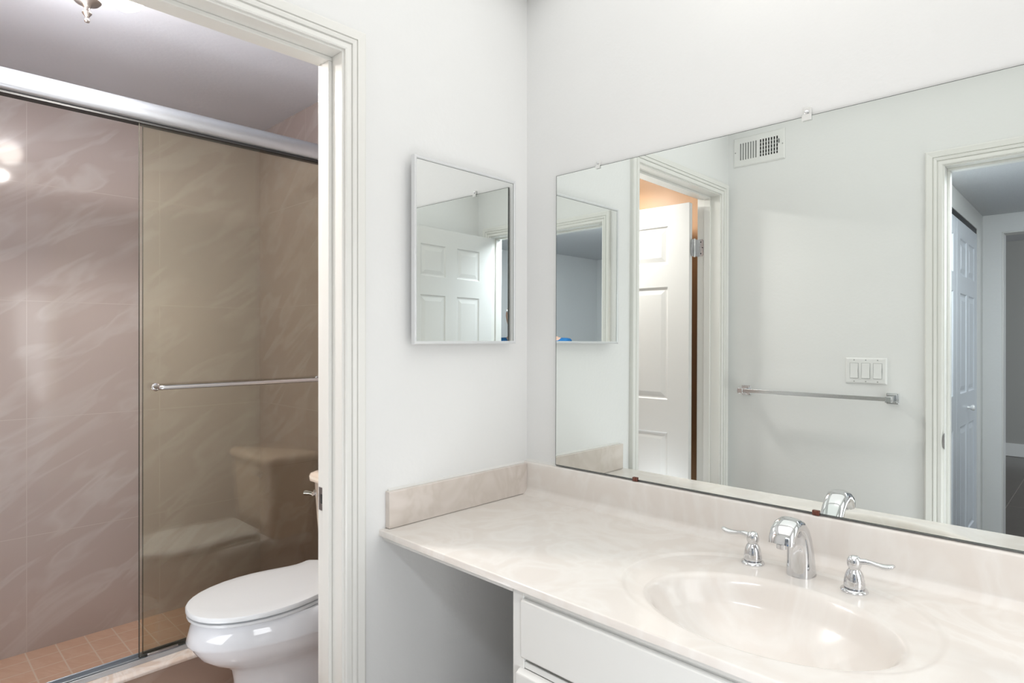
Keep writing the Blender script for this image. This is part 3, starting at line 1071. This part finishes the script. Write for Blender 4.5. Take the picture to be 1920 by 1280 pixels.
TKF = -0.375
bm = bmesh.new()
loft(bm, [rrect(0.165, TKF + 0.03, -0.150, 0.405, bow=0.006), rrect(0.185, TKF + 0.02, -0.145, 0.43, bow=0.006), rrect(0.197, TKF + 0.010, -0.145, 0.60, bow=0.008), rrect(0.205, TKF + 0.004, -0.14, 0.742, bow=0.008)])
tank = at(link('tank', bm, ALMOND, toilet, smooth=True, angle=50), toilet.location)
bm = bmesh.new()
loft(bm, [rrect(0.208, TKF - 0.001, -0.135, 0.742, bow=0.008), rrect(0.217, TKF - 0.010, -0.13, 0.747, bow=0.008), rrect(0.219, TKF - 0.012, -0.13, 0.765, bow=0.008),
          rrect(0.214, TKF - 0.007, -0.133, 0.776, bow=0.008), rrect(0.200, TKF + 0.008, -0.147, 0.782, bow=0.006)])
at(link('tank_lid', bm, ALMOND, toilet, smooth=True, angle=50), toilet.location)
lev = empty('flush_lever', (-0.150, 0.118, 0.705))
lev.parent = toilet
bm = bmesh.new()
pr = [(0, 0), (0.013, 0), (0.013, -0.006), (0.008, -0.009), (0.007, -0.018), (0, -0.018)]
loft(bm, [[(r * math.cos(2 * PI * i / 16), h, r * math.sin(2 * PI * i / 16)) for i in range(16)] for r, h in pr])
link('lever_base', bm, CHROME, lev, smooth=True)
bm = bmesh.new()
tube(bm, [(0.006, -0.016, 0.0), (-0.015, -0.018, 0.0), (-0.034, -0.021, -0.002), (-0.046, -0.025, -0.004)], [(.005, .008), (.0045, .0085), (.005, .010), (.003, .008)], 12)
link('lever_arm', bm, CHROME, lev, smooth=True)

# ------------------------------------------------------------------ shower door
sd = empty('shower_door', (XS, -0.85, 0.17), 'sliding bronze-tinted glass shower door with a chrome header rail', 'shower door')
bm = bmesh.new()
pr = []
for i in range(15):
    a = -PI * 0.42 + (PI * 0.98) * i / 14
    pr.append((XS + 0.018 + 0.026 * math.cos(a), 2.094 + 0.034 * math.sin(a)))
pr += [(XS - 0.020, 2.128), (XS - 0.028, 2.120), (XS - 0.028, 2.066), (XS - 0.020, 2.061)]
prism(bm, pr, 'y', YE, YT)
at(link('header_rail', bm, ALU, sd, smooth=True, angle=40), sd.location)
at(link('roller_channel', boxes((XS - 0.022, XS + 0.018, YE, YT, 2.052, 2.0615)), DARK, sd), sd.location)
bm = boxes((XS - 0.024, XS + 0.026, YE, YT, 0.169, 0.174), (XS + 0.020, XS + 0.026, YE, YT, 0.174, 0.186), (XS - 0.024, XS - 0.019, YE, YT, 0.174, 0.190), (XS - 0.002, XS + 0.002, YE, YT, 0.174, 0.182))
at(link('bottom_track', bm, ALU, sd, bevel=0.0008), sd.location)
at(link('wall_channel', boxes((XS - 0.02, XS + 0.02, YT - 0.022, YT - 0.001, 0.175, 2.05)), ALU, sd, bevel=0.001), sd.location)
for (px, ya, yb) in ((XS + 0.009, -0.922, -0.150), (XS - 0.013, -0.905, -0.142)):
    bm = bmesh.new()
    x0, x1 = px - 0.003, px + 0.003
    z0, z1 = 0.186, 2.052
    box(bm, x0, x1, ya, yb, z0, z1)
    for f in bm.faces:
        nrm = f.calc_center_median()
        if abs(nrm.y - ya) < 1e-4 or abs(nrm.z - z0) < 1e-4 or abs(nrm.z - z1) < 1e-4:
            f.material_index = 1
    gp = at(link('glass_panel', bm, None, sd, mats=[GLASS, GEDGE]), sd.location)
    es = at(link('edge_strip', boxes((px - 0.0032, px + 0.0032, ya - 0.0016, ya + 0.0004, 0.186, 2.052)), GEDGE, sd), sd.location)
    es.parent = gp
    es.location = (0, 0, 0)
    if px > XS:
        outer = gp
tbx, tbz = -0.945, 1.128
bm = bmesh.new()
pts = [(XS + 0.012, -0.872, tbz)]
for i in range(7):
    a = PI / 2 * i / 6
    pts.append((tbx - 0.018 + 0.018 * math.sin(a), -0.872 + 0.0 + 0.018 * (1 - math.cos(a)), tbz))
for i in range(7):
    a = PI / 2 * i / 6
    pts.append((tbx - 0.018 + 0.018 * math.cos(a), -0.250 - 0.018 + 0.018 * math.sin(a), tbz))
pts.append((XS + 0.012, -0.250, tbz))
tube(bm, pts, 0.0085, 16)
tb_ = link('towel_bar', bm, CHROME_B, outer, smooth=True, angle=60)
for yy in (-0.872, -0.250):
    bm = bmesh.new()
    pr = [(0, 0), (0.014, 0), (0.014, 0.004), (0.010, 0.007), (0, 0.007)]
    loft(bm, [[(XS + 0.012 + h, yy + r * math.cos(2 * PI * i / 16), tbz + r * math.sin(2 * PI * i / 16)) for i in range(16)] for r, h in pr])
    link('mount', bm, CHROME, tb_, smooth=True)
# guide at the foot of the glass
at(link('glass_guide', boxes((XS + 0.014, XS + 0.022, -0.90, -0.80, 0.186, 0.194)), STEEL, sd, bevel=0.001), sd.location)

# ------------------------------------------------------------------ ceiling lamp in the toilet room
LX, LY = -0.69, -1.135
lamp = empty('ceiling_lamp', (LX, LY, ZT), 'brushed nickel ceiling lamp with frosted glass shades in the toilet room', 'ceiling lamp')
bm = bmesh.new()
lathe(bm, [(0, 0), (0.060, 0), (0.060, -0.010), (0.045, -0.022), (0.012, -0.028), (0.010, -0.085), (0.020, -0.095), (0.033, -0.118), (0.036, -0.130), (0.030, -0.137),
           (0.013, -0.142), (0.0085, -0.150), (0.0075, -0.158), (0.012, -0.163), (0.0125, -0.167), (0.006, -0.176), (0.0045, -0.182), (0.0075, -0.187), (0.006, -0.192), (0, -0.194)], 0, 0, 32)
link('stem', bm, NICKEL, lamp, smooth=True, angle=50)
for sg in (1, -1):
    dv = (FW * 0.060 + RT * 0.072) * sg
    bm = bmesh.new()
    tube(bm, [(0, 0, -0.10), (dv.x * 0.5, dv.y * 0.5, -0.085), (dv.x, dv.y, -0.07), (dv.x, dv.y, -0.05)], 0.006, 10)
    link('arm', bm, NICKEL, lamp, smooth=True, angle=60)
    bm = bmesh.new()
    lathe(bm, [(0, -0.012), (0.030, -0.014), (0.052, -0.030), (0.060, -0.055), (0.056, -0.085), (0.042, -0.108), (0.022, -0.121), (0, -0.125)], dv.x, dv.y, 28)
    link('shade', bm, SHADE, lamp, smooth=True, angle=60)
area_light('toilet_lamp_glow', (LX, LY, ZT - 0.20), (LX - 0.12, LY, 0), 0.14, 16.5 * K, (1.0, 0.955, 0.91))
area_light('toilet_lamp_uplight', (LX + 0.10, LY - 0.16, ZT - 0.24), (LX - 0.25, LY + 0.05, ZT + 0.35), 0.16, 3.4 * K, (0.95, 0.96, 1.0))

# ------------------------------------------------------------------ vanity light bar (above the frame, on the mirror wall)
vl = empty('vanity_light', (1.10, 0, 2.34), 'chrome vanity light bar with frosted globe bulbs above the mirror', 'wall lamp')
bm = boxes((-0.38, 0.38, -0.035, -0.001, -0.05, 0.05))
link('back_plate', bm, CHROME, vl, bevel=0.006)
for k in range(4):
    bm = bmesh.new()
    R_ = 0.045
    pr = [(0, -R_)] + [(R_ * math.cos(a), R_ * math.sin(a)) for a in [(-PI / 2 + PI * i / 14) for i in range(1, 14)]] + [(0, R_)]
    lathe(bm, pr, -0.285 + 0.19 * k, -0.095, 24)
    link('bulb', bm, BULB, vl, smooth=True)

# ------------------------------------------------------------------ things on the entry wall, seen in the mirror
# towel bar
tb = empty('towel_bar', (0.43, YC, 1.05), 'chrome square towel bar on the wall below the light switches', 'towel bar')
for xx in (0.103, 0.757):
    o = at(link('post', boxes((xx - 0.024, xx + 0.024, YC + 0.0005, YC + 0.008, 1.026, 1.074), (xx - 0.019, xx + 0.019, YC + 0.008, YC + 0.014, 1.031, 1.069),
                              (xx - 0.013, xx + 0.013, YC + 0.014, YC + 0.085, 1.037, 1.063)), CHROME, tb, bevel=0.002), tb.location)
at(link('bar', boxes((0.088, 0.772, YC + 0.066, YC + 0.082, 1.042, 1.060)), CHROME_B, tb, bevel=0.001), tb.location)

# switch plate
sw = empty('light_switch_plate', (0.651, YC, 1.168), 'white three-gang rocker switch plate above the towel bar', 'light switch')
bm = bmesh.new()
cxs = [0.651 - 0.0475, 0.651, 0.651 + 0.0475]
hw_, hh_ = 0.0835, 0.0585
rings = []
for inset, d in ((0, 0.0003), (0, 0.003), (0.004, 0.0055), (0.008, 0.0062)):
    rings.append([(0.651 + sx * (hw_ - inset), YC + d, 1.168 + sz * (hh_ - inset)) for sx, sz in ((-1, -1), (1, -1), (1, 1), (-1, 1))])
loft(bm, rings)
at(link('plate', bm, WHITEPL, sw), sw.location)
for c in cxs:
    bm = bmesh.new()
    box(bm, c - 0.0180, c + 0.0180, YC + 0.0061, YC + 0.0064, 1.168 - 0.0350, 1.168 + 0.0350)
    at(link('rocker_gap', bm, VENTG, sw), sw.location)
    bm = bmesh.new()
    prism(bm, [(YC + 0.006, 1.168 - 0.0335), (YC + 0.0105, 1.168 - 0.0335), (YC + 0.0072, 1.168 + 0.0), (YC + 0.0078, 1.168 + 0.0335), (YC + 0.006, 1.168 + 0.0335)], 'x', c - 0.0165, c + 0.0165)
    at(link('rocker', bm, WHITEPL, sw, bevel=0.0006), sw.location)
    for s in (-1, 1):
        bm = bmesh.new()
        pr = [(0, 0), (0.0028, 0), (0.0024, 0.0008), (0, 0.001)]
        loft(bm, [[(c + r * math.cos(2 * PI * i / 12), YC + 0.0062 + h, 1.168 + s * 0.0483 + r * math.sin(2 * PI * i / 12)) for i in range(12)] for r, h in pr])
        at(link('screw', bm, VENTG, sw, smooth=True), sw.location)

# air vent
vx0, vx1, vz0, vz1 = 0.030, 0.292, 2.203, 2.355
av = empty('air_vent', ((vx0 + vx1) / 2, YC, (vz0 + vz1) / 2), 'white metal air register high on the wall near the corner', 'vent')
S0 = (vx0 + 0.036, vx0 + 0.122)
S1 = (vx0 + 0.139, vx0 + 0.228)
SZ0, SZ1 = vz0 + 0.033, vz1 - 0.033
bm = bmesh.new()
rings = []
for inset, d in ((0, 0.0005), (0, 0.003), (0.006, 0.007)):
    rings.append([(x, YC + d, z) for x, z in ((vx0 + inset, vz0 + inset), (vx1 - inset, vz0 + inset), (vx1 - inset, vz1 - inset), (vx0 + inset, vz1 - inset))])
loft(bm, rings, cap1=False)
n_sl = 7
xsl = [vx0 + 0.006]
cuts = []
for (a, b) in (S0, S1):
    p = (b - a) / (n_sl - 0.5)
    for k in range(n_sl):
        cuts.append((a + p * k, a + p * k + p * 0.5))
for (a, b) in cuts:
    xsl += [a, b]
xsl.append(vx1 - 0.006)
for i in range(len(xsl) - 1):
    a, b = xsl[i], xsl[i + 1]
    hole = any(abs(a - c[0]) < 1e-6 for c in cuts)
    zz = [vz0 + 0.006, SZ0, SZ1, vz1 - 0.006]
    for k in range(3):
        if hole and k == 1:
            continue
        bm.faces.new([bm.verts.new(p) for p in ((a, YC + 0.007, zz[k]), (b, YC + 0.007, zz[k]), (b, YC + 0.007, zz[k + 1]), (a, YC + 0.007, zz[k + 1]))])
bmesh.ops.remove_doubles(bm, verts=bm.verts, dist=1e-6)
at(link('frame', bm, VENTW, av), av.location)
at(link('damper', boxes((S0[0] - 0.002, S0[1] + 0.002, YC + 0.0015, YC + 0.003, SZ0 - 0.003, SZ1 + 0.003)), VENTG, av), av.location)
at(link('duct_opening', boxes((S1[0] - 0.002, S1[1] + 0.004, YC + 0.0008, YC + 0.0014, SZ0 - 0.003, SZ1 + 0.003)), DARK, av), av.location)
bm = bmesh.new()
for k in range(4):
    z = SZ0 + (SZ1 - SZ0) * (k + 0.75) / 4.6
    box(bm, S1[0] - 0.002, S1[1] + 0.002, YC + 0.003, YC + 0.005, z - 0.0025, z + 0.0025)
at(link('louvre_blades', bm, VENTG, av), av.location)
at(link('damper_lever', boxes((vx1 - 0.029, vx1 - 0.026, YC + 0.007, YC + 0.013, vz1 - 0.070, vz1 - 0.050)), DGREY, av), av.location)
for xx in (vx0 + 0.011, vx1 - 0.011):
    bm = bmesh.new()
    pr = [(0, 0), (0.0035, 0), (0.003, 0.001), (0, 0.0014)]
    loft(bm, [[(xx + r * math.cos(2 * PI * i / 12), YC + 0.007 + h, (vz0 + vz1) / 2 + r * math.sin(2 * PI * i / 12)) for i in range(12)] for r, h in pr])
    at(link('screw', bm, VENTG, av, smooth=True), av.location)

# paint blob in the ceiling corner
bm = bmesh.new()
bmesh.ops.create_icosphere(bm, subdivisions=3, radius=0.02)
for v in bm.verts:
    v.co.z *= 0.5
    v.co += Vector((0.008, -0.008, ZC - 0.004))
struct(link('trim_corner_filler', bm, CAULK, smooth=True))


# ------------------------------------------------------------------ person crouching behind the camera (a sleeve shows in the mirrors)
person = empty('person', (2.10, -2.30, 0), 'person in a blue shirt, shoulder just showing in the reflected cabinet mirror', 'person')


def skinned(name, pts, edges, mat, root=0, sub=2):
    bm = bmesh.new()
    lay = bm.verts.layers.skin.verify()
    vs = []
    for i, (p, r) in enumerate(pts):
        v = bm.verts.new(Vector(p) - Vector(person.location))
        v[lay].radius = (r, r) if not isinstance(r, tuple) else r
        v[lay].use_root = (i == root)
        vs.append(v)
    for a, b in edges:
        bm.edges.new((vs[a], vs[b]))
    me = bpy.data.meshes.new(name)
    bm.to_mesh(me)
    bm.free()
    me.materials.append(mat)
    o = bpy.data.objects.new(name, me)
    COL.objects.link(o)
    o.parent = person
    sk = o.modifiers.new('skin', 'SKIN')
    sk.use_smooth_shade = True
    ms = o.modifiers.new('sub', 'SUBSURF')
    ms.levels = sub
    ms.render_levels = sub
    return o


PF = Vector((-0.35, 0.937, 0))      # facing
PL = Vector((-0.937, -0.35, 0))     # their left
PB = Vector((2.052, -2.34, 0))


def P(f_, l_, z):
    return PB + PF * f_ + PL * l_ + Vector((0, 0, z))


pts = [(P(0, 0, 0.80), 0.13), (P(0.06, 0, 0.98), 0.125), (P(0.14, 0, 1.16), 0.13), (P(0.20, 0, 1.28), 0.10), (P(0.25, 0, 1.37), 0.052), (P(0.28, 0, 1.45), 0.075), (P(0.30, 0, 1.53), 0.078), (P(0.29, 0, 1.60), 0.06),
       (P(0.385, 0, 1.50), 0.012)]
edg = [(0, 1), (1, 2), (2, 3), (3, 4), (4, 5), (5, 6), (6, 7), (6, 8)]
for sd_ in (1, -1):
    b = len(pts)
    pts += [(P(0.19, sd_ * 0.17, 1.265), 0.058), (P(0.22, sd_ * 0.23, 1.02), 0.042), (P(0.36, sd_ * 0.17, 0.83), 0.030), (P(0.40, sd_ * 0.155, 0.78), 0.032)]
    edg += [(3, b), (b, b + 1), (b + 1, b + 2), (b + 2, b + 3)]
    for k, (ln, of) in enumerate(((0.060, -0.030), (0.068, -0.010), (0.064, 0.010), (0.052, 0.028))):
        q = len(pts)
        pts += [(P(0.44, sd_ * 0.155 + of, 0.750), 0.009), (P(0.44 + ln * 0.5, sd_ * 0.155 + of * 1.2, 0.725), 0.008), (P(0.44 + ln * 0.6, sd_ * 0.155 + of * 1.2, 0.69), 0.007)]
        edg += [(b + 3, q), (q, q + 1), (q + 1, q + 2)]
    q = len(pts)
    pts += [(P(0.40, sd_ * 0.115, 0.755), 0.010), (P(0.43, sd_ * 0.09, 0.735), 0.008)]
    edg += [(b + 3, q), (q, q + 1)]
    b = len(pts)
    pts += [(P(-0.01, sd_ * 0.10, 0.74), 0.095), (P(0.27, sd_ * 0.14, 0.48), 0.065), (P(0.10, sd_ * 0.14, 0.12), 0.042), (P(0.09, sd_ * 0.14, 0.05), 0.045), (P(0.26, sd_ * 0.15, 0.035), 0.032)]
    edg += [(0, b), (b, b + 1), (b + 1, b + 2), (b + 2, b + 3), (b + 3, b + 4)]
skinned('body', pts, edg, SKIN)
tp = [(P(0, 0, 0.82), 0.165), (P(0.06, 0, 0.98), 0.165), (P(0.14, 0, 1.15), 0.172), (P(0.20, 0, 1.26), 0.135), (P(0.19, 0.165, 1.252), 0.098), (P(0.215, 0.235, 1.08), 0.085), (P(0.25, 0.225, 0.98), 0.075),
      (P(0.19, -0.165, 1.252), 0.098), (P(0.215, -0.235, 1.08), 0.085), (P(0.25, -0.225, 0.98), 0.075)]
skinned('shirt', tp, [(0, 1), (1, 2), (2, 3), (3, 4), (4, 5), (5, 6), (3, 7), (7, 8), (8, 9)], SHIRT)
skinned('collar', [(P(0.215, 0.02, 1.325), 0.135), (P(0.245, 0.01, 1.385), 0.10)], [(0, 1)], SHIRT)
tp = [(P(0, 0, 0.79), 0.152), (P(-0.01, 0.10, 0.73), 0.112), (P(0.27, 0.14, 0.48), 0.080), (P(0.10, 0.14, 0.10), 0.060), (P(-0.01, -0.10, 0.73), 0.112), (P(0.27, -0.14, 0.48), 0.080), (P(0.10, -0.14, 0.10), 0.060)]
skinned('trousers', tp, [(0, 1), (1, 2), (2, 3), (0, 4), (4, 5), (5, 6)], TROUSER)
skinned('hair', [(P(0.26, 0, 1.57), 0.084), (P(0.27, 0, 1.62), 0.062)], [(0, 1)], HAIR)
for sd_ in (1, -1):
    bm = bmesh.new()
    bmesh.ops.create_icosphere(bm, subdivisions=2, radius=0.011)
    for v in bm.verts:
        v.co += P(0.372, sd_ * 0.032, 1.535) - Vector(person.location)
    link('eye', bm, WHITEPL, person, smooth=True)
    skinned('shoe', [(P(0.05, sd_ * 0.14, 0.045), 0.044), (P(0.28, sd_ * 0.15, 0.040), 0.038)], [(0, 1)], DARK)
